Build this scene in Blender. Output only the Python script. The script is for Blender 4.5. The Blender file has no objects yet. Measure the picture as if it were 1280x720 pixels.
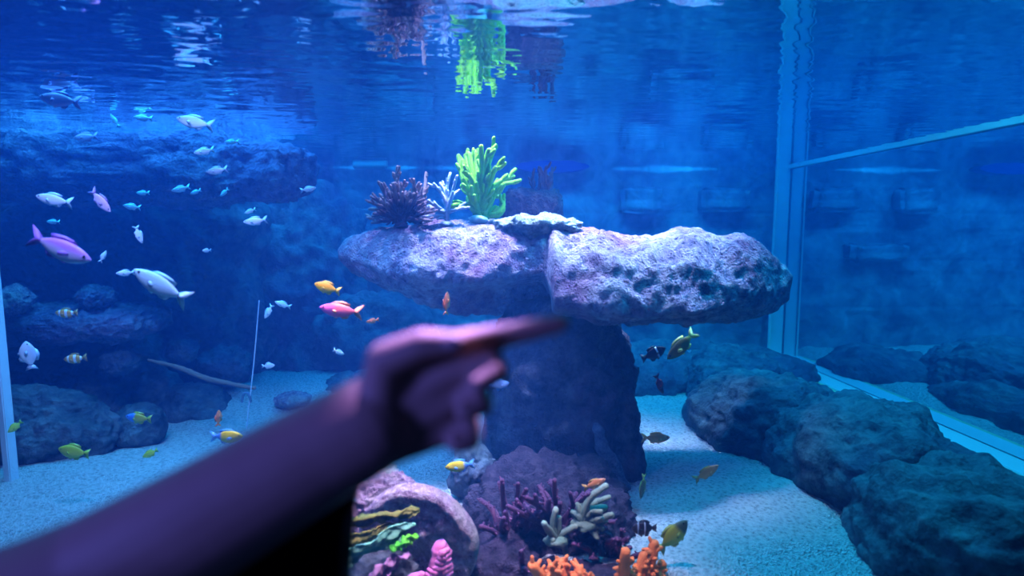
import bpy, bmesh, math, random
import numpy as np
from mathutils import Vector, Matrix, Euler, noise

random.seed(7)
SC = bpy.context.scene
COL = SC.collection
PI = math.pi
F = 720.0
EYE = 1.13
WATER = 1.64
XR, YB, YF = 2.55, 5.0, 1.15

# ------------------------------------------------------------------ camera
cam_d = bpy.data.cameras.new('camera')
cam = bpy.data.objects.new('camera', cam_d); COL.objects.link(cam)
cam_d.sensor_width = 36.0
cam_d.lens = 36.0 * F / 1280.0
cam_d.clip_start = 0.02
cam.location = (0, 0, EYE)
cam.rotation_euler = (PI/2 - math.atan(75/F), 0, -math.atan(32/F))
cam_d.dof.use_dof = True
cam_d.dof.focus_distance = 2.9
cam_d.dof.aperture_fstop = 1.7
SC.camera = cam
ROT = cam.rotation_euler.to_matrix()

def at(px, py, Y):
    d = ROT @ Vector(((px-640)/F, -(py-360)/F, -1.0))
    return Vector((0, 0, EYE)) + d * (Y / d.y)

# ------------------------------------------------------------------ helpers
def link(o, parent=None):
    COL.objects.link(o)
    if parent is not None:
        o.parent = parent
    return o

def tag(o, label=None, cat=None, group=None, kind=None):
    if label: o['label'] = label
    if cat: o['category'] = cat
    if group: o['group'] = group
    if kind: o['kind'] = kind
    return o

def empty(name, loc, rot=(0, 0, 0), scale=1.0):
    o = bpy.data.objects.new(name, None)
    o.empty_display_size = 0.05
    o.location = loc; o.rotation_euler = rot; o.scale = (scale,)*3
    return link(o)

def mesh_obj(name, bm, mat, parent=None, smooth=True, loc=None):
    me = bpy.data.meshes.new(name)
    bm.normal_update()
    bm.to_mesh(me); bm.free()
    if smooth:
        me.polygons.foreach_set('use_smooth', [True]*len(me.polygons))
    me.materials.append(mat)
    o = bpy.data.objects.new(name, me)
    if loc is not None: o.location = loc
    return link(o, parent)

def np_mesh(name, verts, faces, mat, parent=None, smooth=True):
    me = bpy.data.meshes.new(name)
    me.from_pydata([tuple(v) for v in verts], [], [tuple(f) for f in faces])
    me.update()
    if smooth:
        me.polygons.foreach_set('use_smooth', [True]*len(me.polygons))
    me.materials.append(mat)
    o = bpy.data.objects.new(name, me)
    return link(o, parent)

# ------------------------------------------------------------------ materials
class N:
    def __init__(s, name):
        s.m = bpy.data.materials.new(name); s.m.use_nodes = True
        s.t = s.m.node_tree; s.t.nodes.clear()
        s.out = s.t.nodes.new('ShaderNodeOutputMaterial')
    def n(s, typ, **kw):
        nd = s.t.nodes.new(typ)
        for k, v in kw.items():
            if k.startswith('_'): setattr(nd, k[1:], v)
            else:
                nd.inputs[k.replace('__', ' ')].default_value = v
        return nd
    def l(s, a, b): s.t.links.new(a, b)
    def ramp(s, fac, stops):
        r = s.t.nodes.new('ShaderNodeValToRGB')
        e = r.color_ramp.elements
        while len(e) < len(stops): e.new(0.5)
        for el, (p, c) in zip(e, stops):
            el.position = p; el.color = (c[0], c[1], c[2], 1)
        s.l(fac, r.inputs[0]); return r.outputs[0]
    def mix(s, fac, a, b, typ='MIX'):
        m = s.t.nodes.new('ShaderNodeMix'); m.data_type = 'RGBA'; m.blend_type = typ
        for sock, v in ((m.inputs[0], fac), (m.inputs[6], a), (m.inputs[7], b)):
            if isinstance(v, (int, float)): sock.default_value = v
            elif isinstance(v, tuple): sock.default_value = (v[0], v[1], v[2], 1)
            else: s.l(v, sock)
        return m.outputs[2]
    def noise(s, vec, scale, detail=6, rough=0.6, dist=0.0):
        n = s.n('ShaderNodeTexNoise'); n.inputs['Scale'].default_value = scale
        n.inputs['Detail'].default_value = detail; n.inputs['Roughness'].default_value = rough
        n.inputs['Distortion'].default_value = dist
        s.l(vec, n.inputs['Vector']); return n.outputs[0]
    def voro(s, vec, scale, feature='F1'):
        n = s.n('ShaderNodeTexVoronoi', _feature=feature); n.inputs['Scale'].default_value = scale
        s.l(vec, n.inputs['Vector']); return n.outputs['Distance']
    def math(s, op, a, b=0.0):
        m = s.t.nodes.new('ShaderNodeMath'); m.operation = op
        for i, v in enumerate((a, b)):
            if isinstance(v, (int, float)): m.inputs[i].default_value = v
            else: s.l(v, m.inputs[i])
        return m.outputs[0]
    def principled(s, col, rough=0.8, height=None, bump=0.5, dist=0.01, spec=0.3, sss=0.0):
        p = s.t.nodes.new('ShaderNodeBsdfPrincipled')
        if isinstance(col, tuple): p.inputs['Base Color'].default_value = (col[0], col[1], col[2], 1)
        else: s.l(col, p.inputs['Base Color'])
        p.inputs['Roughness'].default_value = rough
        p.inputs['Specular IOR Level'].default_value = spec
        if height is not None:
            b = s.t.nodes.new('ShaderNodeBump')
            b.inputs['Strength'].default_value = bump; b.inputs['Distance'].default_value = dist
            s.l(height, b.inputs['Height']); s.l(b.outputs[0], p.inputs['Normal'])
        s.l(p.outputs[0], s.out.inputs[0]); return p
    def pos(s, kind='Object'):
        return s.t.nodes.new('ShaderNodeTexCoord').outputs[kind]

def rock_mat(name, c_dark, c_mid, c_lite, scale=9.0, bump=0.9, dist=0.03, accent=None, acc_amt=0.5, pit=0.5):
    k = N(name); v0 = k.pos('Object')
    wn = k.n('ShaderNodeTexNoise'); wn.inputs['Scale'].default_value = scale*0.8; wn.inputs['Detail'].default_value = 4
    k.l(v0, wn.inputs['Vector'])
    va = k.n('ShaderNodeVectorMath', _operation='MULTIPLY_ADD'); k.l(wn.outputs['Color'], va.inputs[0]); va.inputs[1].default_value = (0.45/scale,)*3; k.l(v0, va.inputs[2])
    v = va.outputs[0]
    big = k.noise(v0, scale*0.3, 5, 0.6)
    mid = k.noise(v0, scale*0.8, 6, 0.65)
    n1 = k.noise(v, scale*2.2, 10, 0.75)
    vo = k.voro(v, scale*4.5)
    vo2 = k.voro(v, scale*11)
    pits = k.ramp(vo, [(0.08, (0, 0, 0)), (0.34, (1, 1, 1))])
    h = k.math('ADD', k.math('MULTIPLY', n1, 0.9), k.math('ADD', k.math('MULTIPLY', pits, 0.30*pit), k.math('ADD', k.math('MULTIPLY', mid, 1.4), k.math('MULTIPLY', vo2, 0.25))))
    fac = k.math('ADD', k.math('MULTIPLY', n1, 0.6), k.math('ADD', k.math('MULTIPLY', mid, 0.35), k.math('MULTIPLY', pits, 0.07*pit)))
    col = k.ramp(fac, [(0.38, c_dark), (0.5, c_mid), (0.64, c_lite)])
    if accent:
        a = k.ramp(big, [(0.48, (0, 0, 0)), (0.62, (acc_amt,)*3)])
        col = k.mix(a, col, accent)
    k.principled(col, 0.88, h, bump, dist, 0.2)
    return k.m

def plain_mat(name, col, rough=0.6, nscale=40, bump=0.3, dist=0.002, var=0.25, spec=0.3):
    k = N(name); v = k.pos('Object')
    n = k.noise(v, nscale, 5, 0.6)
    c2 = tuple(max(0, c*(1-var)) for c in col)
    k.principled(k.mix(n, c2, col), rough, n, bump, dist, spec)
    return k.m

def tip_mat(name, base, tip, r0, r1, nscale=60, bump=0.5, dist=0.004, rough=0.6):
    """base colour near the holdfast, tip colour outward: the living tips of a coral really are paler"""
    k = N(name); v = k.pos('Object')
    ln = k.n('ShaderNodeVectorMath', _operation='LENGTH'); k.l(v, ln.inputs[0])
    mr = k.n('ShaderNodeMapRange'); mr.inputs[1].default_value = r0; mr.inputs[2].default_value = r1
    k.l(ln.outputs['Value'], mr.inputs[0])
    n = k.noise(v, nscale, 5, 0.6)
    f = k.math('MULTIPLY', mr.outputs[0], k.math('ADD', 0.55, n))
    h = k.math('ADD', k.voro(v, nscale*2), n)
    k.principled(k.mix(f, base, tip), rough, h, bump, dist, 0.3)
    return k.m

M = {}
M['reef_shelf'] = rock_mat('reef_shelf_rock', (0.05, 0.035, 0.08), (0.30, 0.24, 0.36), (0.66, 0.60, 0.68), 9, 1.0, 0.03, (0.24, 0.06, 0.13), 0.6, 1.0)
M['reef_pale'] = rock_mat('pale_reef_rock', (0.15, 0.18, 0.18), (0.36, 0.42, 0.40), (0.62, 0.68, 0.62), 14, 0.9, 0.02)
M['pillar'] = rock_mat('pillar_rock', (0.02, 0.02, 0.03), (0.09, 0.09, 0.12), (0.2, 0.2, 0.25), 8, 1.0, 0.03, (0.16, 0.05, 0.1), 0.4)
M['boulder'] = rock_mat('boulder_rock', (0.03, 0.04, 0.06), (0.11, 0.17, 0.2), (0.24, 0.31, 0.32), 4.5, 0.9, 0.03, (0.08, 0.06, 0.13), 0.6, .2)
M['left_rock'] = rock_mat('ledge_rock', (0.04, 0.04, 0.06), (0.2, 0.19, 0.26), (0.46, 0.42, 0.55), 6, 1.0, 0.04, (0.26, 0.12, 0.3), 0.5)
M['cave_rock'] = rock_mat('cave_rock', (0.02, 0.03, 0.04), (0.1, 0.12, 0.14), (0.25, 0.28, 0.3), 3, 1.0, 0.06)
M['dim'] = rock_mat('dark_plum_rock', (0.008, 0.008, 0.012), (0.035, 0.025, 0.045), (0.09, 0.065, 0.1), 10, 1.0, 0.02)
M['disc'] = rock_mat('encrusted_disc_rock', (0.08, 0.04, 0.08), (0.34, 0.22, 0.3), (0.7, 0.6, 0.64), 22, 1.0, 0.015, (0.35, 0.33, 0.25), 0.5)
M['red_rock'] = rock_mat('dark_red_rock', (0.02, 0.01, 0.015), (0.12, 0.05, 0.07), (0.28, 0.14, 0.17), 12, 1.0, 0.02)

# sand
k = N('coral_sand'); v = k.pos('Object')
n1 = k.noise(v, 70, 8, 0.8); vo = k.voro(v, 130); vo2 = k.voro(v, 55)
h = k.math('ADD', k.math('MULTIPLY', n1, 0.8), k.math('ADD', vo, k.math('MULTIPLY', vo2, 0.8)))
c = k.ramp(k.math('ADD', k.math('MULTIPLY', n1, 0.6), k.math('MULTIPLY', vo2, 0.7)), [(0.3, (0.36, 0.4, 0.4)), (0.5, (0.72, 0.76, 0.74)), (0.75, (0.95, 0.96, 0.93))])
k.principled(c, 0.9, h, 1.0, 0.02, 0.2); M['sand'] = k.m

# back wall: large faux stone blocks
k = N('stone_block_wall'); v = k.pos('Object')
mp = k.n('ShaderNodeMapping'); k.l(v, mp.inputs[0]); mp.inputs['Rotation'].default_value = (PI/2, 0, 0)
br = k.n('ShaderNodeTexBrick'); k.l(mp.outputs[0], br.inputs['Vector'])
br.inputs['Scale'].default_value = 1.0; br.inputs['Mortar Size'].default_value = 0.03
br.inputs['Mortar Smooth'].default_value = 1.0
br.inputs['Brick Width'].default_value = 0.85; br.inputs['Row Height'].default_value = 0.42
br.inputs['Color1'].default_value = (0.9, 0.9, 0.9, 1); br.inputs['Color2'].default_value = (0.55, 0.55, 0.55, 1)
br.inputs['Mortar'].default_value = (0.3, 0.3, 0.3, 1)
n1 = k.noise(v, 4, 8, 0.65, 0.4); n2 = k.noise(v, 1.2, 4, 0.6)
c = k.ramp(k.math('ADD', k.math('MULTIPLY', n1, 0.6), k.math('MULTIPLY', n2, 0.5)), [(0.42, (0.06, 0.09, 0.11)), (0.55, (0.24, 0.31, 0.35)), (0.68, (0.46, 0.54, 0.56))])
c = k.mix(0.2, c, br.outputs['Color'], 'MULTIPLY')
h = k.math('ADD', k.math('MULTIPLY', n1, 0.8), k.math('MULTIPLY', br.outputs['Fac'], -0.08))
k.principled(c, 0.9, h, 0.9, 0.05, 0.2); M['wall'] = k.m

def fresnel_mix(name, ior, gloss=(1, 1, 1), trans=(1, 1, 1), rough=0.0):
    k = N(name)
    fr = k.n('ShaderNodeFresnel'); fr.inputs['IOR'].default_value = ior
    g = k.n('ShaderNodeBsdfGlossy'); g.inputs['Color'].default_value = (*gloss, 1); g.inputs['Roughness'].default_value = rough
    t = k.n('ShaderNodeBsdfTransparent'); t.inputs['Color'].default_value = (*trans, 1)
    mx = k.n('ShaderNodeMixShader'); k.l(fr.outputs[0], mx.inputs[0]); k.l(t.outputs[0], mx.inputs[1]); k.l(g.outputs[0], mx.inputs[2])
    k.l(mx.outputs[0], k.out.inputs[0]); return k.m
M['surface'] = fresnel_mix('water_surface', 1.33, (0.95, 0.97, 1.0))
M['pane_front'] = fresnel_mix('clear_acrylic', 1.2, trans=(0.97, 0.99, 1.0))
# side pane: seen at a grazing angle from the water side it mirrors the tank
k = N('mirroring_acrylic')
g = k.n('ShaderNodeBsdfGlossy'); g.inputs['Color'].default_value = (0.72, 0.84, 0.93, 1); g.inputs['Roughness'].default_value = 0.02
d = k.n('ShaderNodeBsdfDiffuse'); d.inputs['Color'].default_value = (0.05, 0.16, 0.22, 1)
mx = k.n('ShaderNodeMixShader'); mx.inputs[0].default_value = 0.88
k.l(d.outputs[0], mx.inputs[1]); k.l(g.outputs[0], mx.inputs[2]); k.l(mx.outputs[0], k.out.inputs[0]); M['pane_side'] = k.m
M['seam'] = plain_mat('pale_acrylic_seam', (0.8, 0.95, 1.0), 0.4, 6, 0.05, 0.002, 0.1)
M['seam_edge'] = plain_mat('seam_edge', (0.9, 0.95, 0.9), 0.3, 6, 0.05, 0.002, 0.1)
M['silicone'] = plain_mat('yellowish_silicone', (0.75, 0.85, 0.5), 0.5, 12, 0.2, 0.004, 0.4)

# water body
k = N('tank_water')
sc = k.n('ShaderNodeVolumeScatter'); sc.inputs['Color'].default_value = (0.05, 0.28, 1.0, 1); sc.inputs['Density'].default_value = 0.125; sc.inputs['Anisotropy'].default_value = 0.2
ab = k.n('ShaderNodeVolumeAbsorption'); ab.inputs['Color'].default_value = (0.08, 0.75, 1.0, 1); ab.inputs['Density'].default_value = 0.2
ad = k.n('ShaderNodeAddShader'); k.l(sc.outputs[0], ad.inputs[0]); k.l(ab.outputs[0], ad.inputs[1]); k.l(ad.outputs[0], k.out.inputs['Volume'])
M['water'] = k.m

# ------------------------------------------------------------------ tank shell
CORNERS = [(-1.3, YF), (XR, YF), (XR, YB), (-4.2, YB), (-4.2, 3.35), (-2.13, 2.49)]
def left_x(Y):
    if Y <= 2.49: return -1.3 + (Y-YF)/(2.49-YF)*(-2.13+1.3)
    if Y <= 3.35: return -2.13 + (Y-2.49)/(3.35-2.49)*(-4.2+2.13)
    return -4.2

def box(bm, x0, x1, y0, y1, z0, z1):
    vs = [bm.verts.new(p) for p in ((x0,y0,z0),(x1,y0,z0),(x1,y1,z0),(x0,y1,z0),(x0,y0,z1),(x1,y0,z1),(x1,y1,z1),(x0,y1,z1))]
    for f in ((0,3,2,1),(4,5,6,7),(0,1,5,4),(1,2,6,5),(2,3,7,6),(3,0,4,7)): bm.faces.new([vs[i] for i in f])

def boxes(name, blist, mat, parent=None, bevel=0.0, smooth=False):
    bm = bmesh.new()
    for b in blist: box(bm, *b)
    if bevel: bmesh.ops.bevel(bm, geom=bm.edges[:], offset=bevel, segments=2, affect='EDGES')
    return mesh_obj(name, bm, mat, parent, smooth)

def grid_mesh(name, nx, ny, zf, mat, y0=YF, y1=YB, xr=XR):
    V = []; Fc = []
    for j in range(ny+1):
        Y = y0 + (y1-y0)*j/ny
        xl = left_x(Y)
        for i in range(nx+1):
            X = xl + (xr-xl)*i/nx
            V.append((X, Y, zf(X, Y)))
    for j in range(ny):
        for i in range(nx):
            a = j*(nx+1)+i; Fc.append((a, a+1, a+nx+2, a+nx+1))
    return np_mesh(name, V, Fc, mat)

def smooth01(t): t = min(1, max(0, t)); return t*t*(3-2*t)
def sand_h(X, Y):
    h = 0.05*noise.noise(Vector((X*1.3, Y*1.3, 3))) + 0.012*noise.noise(Vector((X*7, Y*7, 1))) + 0.006*noise.noise(Vector((X*26, Y*26, 1)))
    h += 0.05*smooth01((Y-3.3)/0.6)
    h -= (h+0.03)*smooth01((X-2.2)/0.25)
    h += 0.10*smooth01((-0.9-X)/0.6)*smooth01((3.1-Y)/0.6)*0.35
    return h
fl = grid_mesh('floor', 420, 260, sand_h, M['sand']); tag(fl, kind='structure')

# back wall with relief
def wall_grid(name, p0, p1, z0, z1, nu, nv, amp, mat):
    p0 = Vector(p0); p1 = Vector(p1); d = (p1-p0); nrm = Vector((d.y, -d.x, 0)).normalized()
    V = []; Fc = []
    for j in range(nv+1):
        for i in range(nu+1):
            u = i/nu; z = z0+(z1-z0)*j/nv
            p = p0 + d*u; q = Vector((p.x*1.0, p.y, z))
            a = noise.fractal(q*1.6, 0.8, 2.1, 5)*amp
            # blocky relief
            bx = math.floor(p.x/0.62 + 0.5*(math.floor(z/0.37) % 2)); bz = math.floor(z/0.37)
            a += 0.014*noise.cell(Vector((bx+.5, bz+.5, 0.5)))
            pp = p + nrm*a
            V.append((pp.x, pp.y, z))
    for j in range(nv):
        for i in range(nu):
            a = j*(nu+1)+i; Fc.append((a, a+1, a+nu+2, a+nu+1))
    return np_mesh(name, V, Fc, mat)
wb = wall_grid('wall_back', (-4.2, YB, 0), (XR, YB, 0), -0.1, 2.0, 330, 110, 0.05, M['wall']); tag(wb, kind='structure')
wl = wall_grid('wall_left', (-4.2, 3.35, 0), (-4.2, YB, 0), -0.1, 2.0, 90, 100, 0.035, M['wall']); tag(wl, kind='structure')

# projecting stones on the back wall
def block(name, cx, cz, w, h, dep, label, seed):
    bm = bmesh.new(); bmesh.ops.create_cube(bm, size=1.0)
    bmesh.ops.bevel(bm, geom=bm.edges[:], offset=0.1, segments=2, affect='EDGES')
    bmesh.ops.subdivide_edges(bm, edges=bm.edges[:], cuts=5, use_grid_fill=True)
    for vv in bm.verts:
        vv.co = Vector((vv.co.x*w, vv.co.y*dep, vv.co.z*h))
        vv.co += Vector((1, 0.5, 1))*0.02*noise.noise(vv.co*9+Vector((seed, 0, 0)))
    o = mesh_obj(name, bm, M['wall'], None, True, (cx, YB-dep*0.35, cz))
    return tag(o, label, 'stone', 'stones jutting from the back wall')
for i, (px, py, w, h, lab) in enumerate([
        (846, 316, .52, .16, 'long stone jutting from the back wall hidden behind the right end of the rock shelf'),
        (500, 300, .6, .3, 'broad stone in the back wall behind the left end of the rock shelf'),
        (905, 250, .42, .2, 'square stone in the back wall just left of the corner seam'),
        (800, 250, .36, .22, 'square stone in the back wall above the middle of the rock shelf')]):
    p = at(px, py, YB-.05)
    block('wall_stone', p.x, p.z, w, h, .12, lab, i*3.3)

# dark opening and pale nozzle at the waterline on the back wall
def disc_thing(name, px, py, w, h, dep, mat, label, cat):
    p = at(px, py, YB-.1)
    bm = bmesh.new()
    bmesh.ops.create_cone(bm, cap_ends=True, segments=40, radius1=.5, radius2=.5, depth=1)
    bmesh.ops.rotate(bm, verts=bm.verts, matrix=Matrix.Rotation(PI/2, 3, 'X'))
    for vv in bm.verts: vv.co = Vector((vv.co.x*w, vv.co.y*dep, vv.co.z*h))
    o = mesh_obj(name, bm, mat, None, False, p)
    return tag(o, label, cat)
M['royal'] = plain_mat('deep_blue_plastic', (0.004, 0.03, 0.28), 0.4)
p_ = at(690, 212, YB-.1)
o = disc_thing('overflow_slot', 690, 212, .62, .11, .12, M['royal'], 'dark blue oval overflow slot in the back wall at the waterline', 'overflow slot')
o.location.z = WATER + .005
p = at(463, 207, 4.75)
bm = bmesh.new(); bmesh.ops.create_cone(bm, cap_ends=True, segments=24, radius1=.042, radius2=.042, depth=.27)
bmesh.ops.bevel(bm, geom=[e for e in bm.edges if len(e.link_faces) == 2 and e.calc_face_angle(0) > 1], offset=.01, segments=2, affect='EDGES')
bmesh.ops.rotate(bm, verts=bm.verts, matrix=Matrix.Rotation(PI/2, 3, 'Y'))
M['nozzle'] = plain_mat('blue_grey_plastic', (0.4, 0.62, 0.62), 0.6)
o = mesh_obj('water_nozzle', bm, M['nozzle'], None, False, Vector((p.x, p.y, WATER)))
tag(o, 'pale blue horizontal pipe nozzle against the back wall beside the purple coral', 'nozzle')

# seams (trims) and panes
def strip(name, blist, mat, bevel=0.004):
    o = boxes(name, blist, mat, None, bevel); tag(o, kind='structure'); return o
strip('trim_1', [(XR-.115, XR-.006, 4.78, 4.80, -.02, 2.0)], M['seam'])
strip('trim_2', [(XR-.128, XR-.112, 4.765, 4.80, -.02, 2.0)], M['seam_edge'], .002)
def pane_box(name, pts, z0, z1, mat, th=0.02):
    (x0, y0), (x1, y1) = pts
    d = Vector((x1-x0, y1-y0, 0)); n = Vector((d.y, -d.x, 0)).normalized()*th
    bm = bmesh.new(); vs = []
    for z in (z0, z1):
        for q in ((x0, y0, 0), (x1, y1, 0), (x1+n.x, y1+n.y, 0), (x0+n.x, y0+n.y, 0)):
            vs.append(bm.verts.new((q[0], q[1], z)))
    for f in ((0,3,2,1),(4,5,6,7),(0,1,5,4),(1,2,6,5),(2,3,7,6),(3,0,4,7)): bm.faces.new([vs[i] for i in f])
    o = mesh_obj(name, bm, mat, None, False); tag(o, kind='structure'); return o
def single_pane(name, pts, z0, z1, mat):
    (x0, y0), (x1, y1) = pts
    bm = bmesh.new(); vs = [bm.verts.new(p) for p in ((x0,y0,z0),(x1,y1,z0),(x1,y1,z1),(x0,y0,z1))]
    bm.faces.new(vs); o = mesh_obj(name, bm, mat, None, False); tag(o, kind='structure'); return o
pane_box('window_1', ((-1.3, YF-.001), (XR, YF-.001)), -.1, 2.0, M['pane_front'], .03)
pane_box('window_2', ((-2.13, 2.49), (-1.3, YF)), -.1, 2.0, M['pane_front'], .02)
pane_box('window_3', ((-4.2, 3.35), (-2.13, 2.49)), -.1, 2.0, M['pane_front'], .02)
# right-hand pane
bm = bmesh.new(); box(bm, XR, XR+.05, YF, YB, -.1, 2.0); o = mesh_obj('window_4', bm, M['pane_side'], None, False); tag(o, kind='structure')
# bottom seam along the right-hand pane, raised kerb plus silicone bead
strip('trim_3', [(XR-.15, XR-.004, YF+.02, 4.78, -.05, .03)], M['seam'])
strip('trim_4', [(XR-.20, XR-.15, YF+.02, 4.78, -.05, .02)], M['silicone'])
# waterline strip on the right-hand pane
strip('trim_5', [(XR-.03, XR-.004, YF+.02, 4.78, WATER-.018, WATER+.03)], M['seam_edge'], .002)
# left corner seam
strip('trim_6', [(at(-9, 380, 2.49).x, at(0, 380, 2.49).x, 2.46, 2.51, -.02, 2.0)], M['seam'])

# ------------------------------------------------------------------ water
def wave(X, Y):
    h = 0
    calm = 0.35 + 0.65*smooth01((0.1-X)/1.2)
    h += 0.0013*noise.noise(Vector((X*4.0, Y*9.0, 0)))
    h += 0.0009*noise.noise(Vector((X*9.0+3, Y*22.0, 4)))
    h += 0.00022*noise.noise(Vector((X*24.0+3, Y*50.0, 8)))
    far = 0.35+0.65*smooth01((4.2-Y)/1.6)
    return WATER + h*calm*far*2.2
ws = grid_mesh('water_surface', 520, 520, wave, M['surface'], YF, YB-.0, XR)
tag(ws, kind='structure')
bm = bmesh.new()
lo = [bm.verts.new((x*0.999, y*0.999 + (0.004 if y == YF else 0), -.12)) for x, y in CORNERS]
hi = [bm.verts.new((x*0.999, y*0.999 + (0.004 if y == YF else 0), WATER+.01)) for x, y in CORNERS]
bm.faces.new(lo[::-1]); bm.faces.new(hi)
for i in range(len(lo)):
    j = (i+1) % len(lo); bm.faces.new((lo[i], lo[j], hi[j], hi[i]))
wv = mesh_obj('water', bm, M['water'], None, False); tag(wv, kind='structure')

# ------------------------------------------------------------------ rocks
def ico_rock(name, c, r, mat, seed=0, sub=6, amp=0.22, freq=1.6, fine=0.05, rot=0.0, flat=0.0, tilt=(0, 0), pw=1.0):
    """c centre, r radii; craggy displaced boulder"""
    bm = bmesh.new(); bmesh.ops.create_icosphere(bm, subdivisions=sub, radius=1.0)
    off = Vector((seed*7.13, seed*3.7, seed*1.9)); rm = (r[0]*r[1]*r[2])**(1/3)
    R = Matrix.Rotation(rot, 3, 'Z') @ Matrix.Rotation(tilt[0], 3, 'X') @ Matrix.Rotation(tilt[1], 3, 'Y')
    for vv in bm.verts:
        n = vv.co.normalized()
        if pw != 1.0:
            n = Vector([math.copysign(abs(a)**pw, a) for a in n])
        q = Vector((n.x*r[0], n.y*r[1], n.z*r[2]))/rm
        a = noise.fractal(q*freq+off, 0.9, 2.0, 3)*amp
        dd = noise.voronoi(q*freq*1.7+off, distance_metric='DISTANCE')[0]
        a += (dd[1]-dd[0])*amp*0.45 - amp*0.15
        a += noise.fractal(q*freq*5+off, 0.8, 2.1, 4)*fine
        p = Vector((n.x*r[0], n.y*r[1], n.z*r[2])) + n.normalized()*a*rm
        vv.co = R @ p
    return mesh_obj(name, bm, mat, None, True, c)

def put_rock(name, px, py, Y, wpx, hpx, depth, mat, label, cat='rock', group=None, **kw):
    c = at(px, py, Y); s = Y/F
    o = ico_rock(name, c, (wpx*s/2, depth/2, hpx*s/2), mat, **kw)
    return tag(o, label, cat, group)

# --- the big table rock: a lofted slab
def interp(tab, x):
    if x <= tab[0][0]: return tab[0][1]
    for (x0, y0), (x1, y1) in zip(tab, tab[1:]):
        if x <= x1: return y0+(y1-y0)*(x-x0)/(x1-x0)
    return tab[-1][1]
top = [(424, 316), (436, 296), (470, 288), (530, 284), (590, 278), (640, 272), (690, 274), (712, 284), (745, 292), (790, 300), (812, 297), (845, 286), (875, 289), (900, 297), (922, 297), (940, 300), (960, 312), (985, 330), (992, 345)]
bot = [(424, 322), (440, 345), (480, 366), (520, 384), (600, 400), (700, 404), (800, 412), (880, 411), (940, 402), (975, 392), (988, 378), (992, 350)]
frontY = [(424, 2.75), (500, 2.52), (600, 2.46), (660, 2.52), (684, 2.50), (694, 2.30), (760, 2.25), (880, 2.27), (960, 2.38), (992, 2.55)]
brow = [(424, 0.2), (560, 0.10), (600, .1), (680, -.05), (694, 0.34), (800, 0.42), (900, 0.36), (992, 0.0)]
NU, NV = 300, 150
V = []; Fc = []
for i in range(NU+1):
    px = 424 + (992-424)*i/NU
    ty, by = interp(top, px), interp(bot, px)
    fy = interp(frontY, px)
    Yc = 2.82 - 0.2*smooth01((px-700)/60)
    dpt = Yc - fy
    e = min(1, (px-424)/60, (992-px)/60); e = math.sqrt(max(0, 1-(1-e)**2))
    dpt = max(0.02, dpt*(.25+.75*e))
    Yref = (Yc+fy)/2
    pt, pb = at(px, ty, Yref), at(px, by, Yref)
    zc, hh = (pt.z+pb.z)/2, (pt.z-pb.z)/2
    bw = interp(brow, px)
    for j in range(NV):
        th = 2*PI*j/NV
        cy = math.cos(th); cz = math.sin(th)
        cyp = math.copysign(abs(cy)**0.95, cy); czp = math.copysign(abs(cz)**(1.05 if cz > 0 else .8), cz)
        front = max(0, cyp)
        z = zc + hh*czp - hh*bw*front*1.4*(1-abs(czp))
        y = Yc - dpt*cyp if cyp > 0 else Yc - cyp*-1*-0.45*(.3+.7*e)
        y = Yc - dpt*cyp if cyp > 0 else Yc + (0.34-.18*smooth01((px-700)/60))*(-cyp)*(.3+.7*e)
        if cyp > 0 and czp < 0:           # undercut beneath the brow
            y += dpt*0.35*(-czp)*front
            if 560 < px < 690: y += 0.22*smooth01((px-560)/50)*smooth01(-czp*2.2)*front
        x = pt.x*y/Yref
        p = Vector((x, y, z))
        nrm = Vector((0, -cyp, czp)).normalized()
        if i < 12: nrm = (nrm + Vector((-(12-i)/8, 0, 0))).normalized()
        if i > NU-12: nrm = (nrm + Vector(((i-NU+12)/8, 0, 0))).normalized()
        q = p*3.2
        dd = noise.voronoi(q*1.6, distance_metric='DISTANCE')[0]
        a = noise.fractal(q, 0.85, 2.1, 4)*0.035 + (dd[1]-dd[0])*0.024 - 0.006 + noise.fractal(p*9, 0.8, 2.2, 3)*0.012 + noise.fractal(p*26, 0.8, 2.2, 3)*0.009
        dd = noise.voronoi(p*30, distance_metric='DISTANCE')[0]
        a -= max(0, 0.35-dd[0])*0.03
        p += nrm*a*(.35+.65*e)
        V.append(p)
for i in range(NU):
    for j in range(NV):
        a = i*NV+j; b = i*NV+(j+1) % NV; c_ = (i+1)*NV+(j+1) % NV; d_ = (i+1)*NV+j
        Fc.append((a, b, c_, d_))
Fc.append(tuple(range(NV))[::-1]); Fc.append(tuple(NU*NV+j for j in range(NV)))
shelf = np_mesh('table_rock', V, Fc, M['reef_shelf'])
bm = bmesh.new(); bm.from_mesh(shelf.data); bmesh.ops.recalc_face_normals(bm, faces=bm.faces); bm.to_mesh(shelf.data); bm.free()
tag(shelf, 'wide flat pitted lilac rock shelf carrying the bright green coral', 'rock')

put_rock('rock', 672, 282, 2.64, 104, 26, .24, M['reef_pale'], 'pale greenish crusty stone lying on the rock shelf right of the green coral', seed=3, sub=5, amp=.3, freq=2.2, fine=.1)
put_rock('rock', 665, 262, 3.15, 74, 50, .26, M['red_rock'], 'dark brown flat-topped rock behind the green coral', seed=5, sub=5, amp=.18, freq=1.6, fine=.08, pw=.6)
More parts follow.
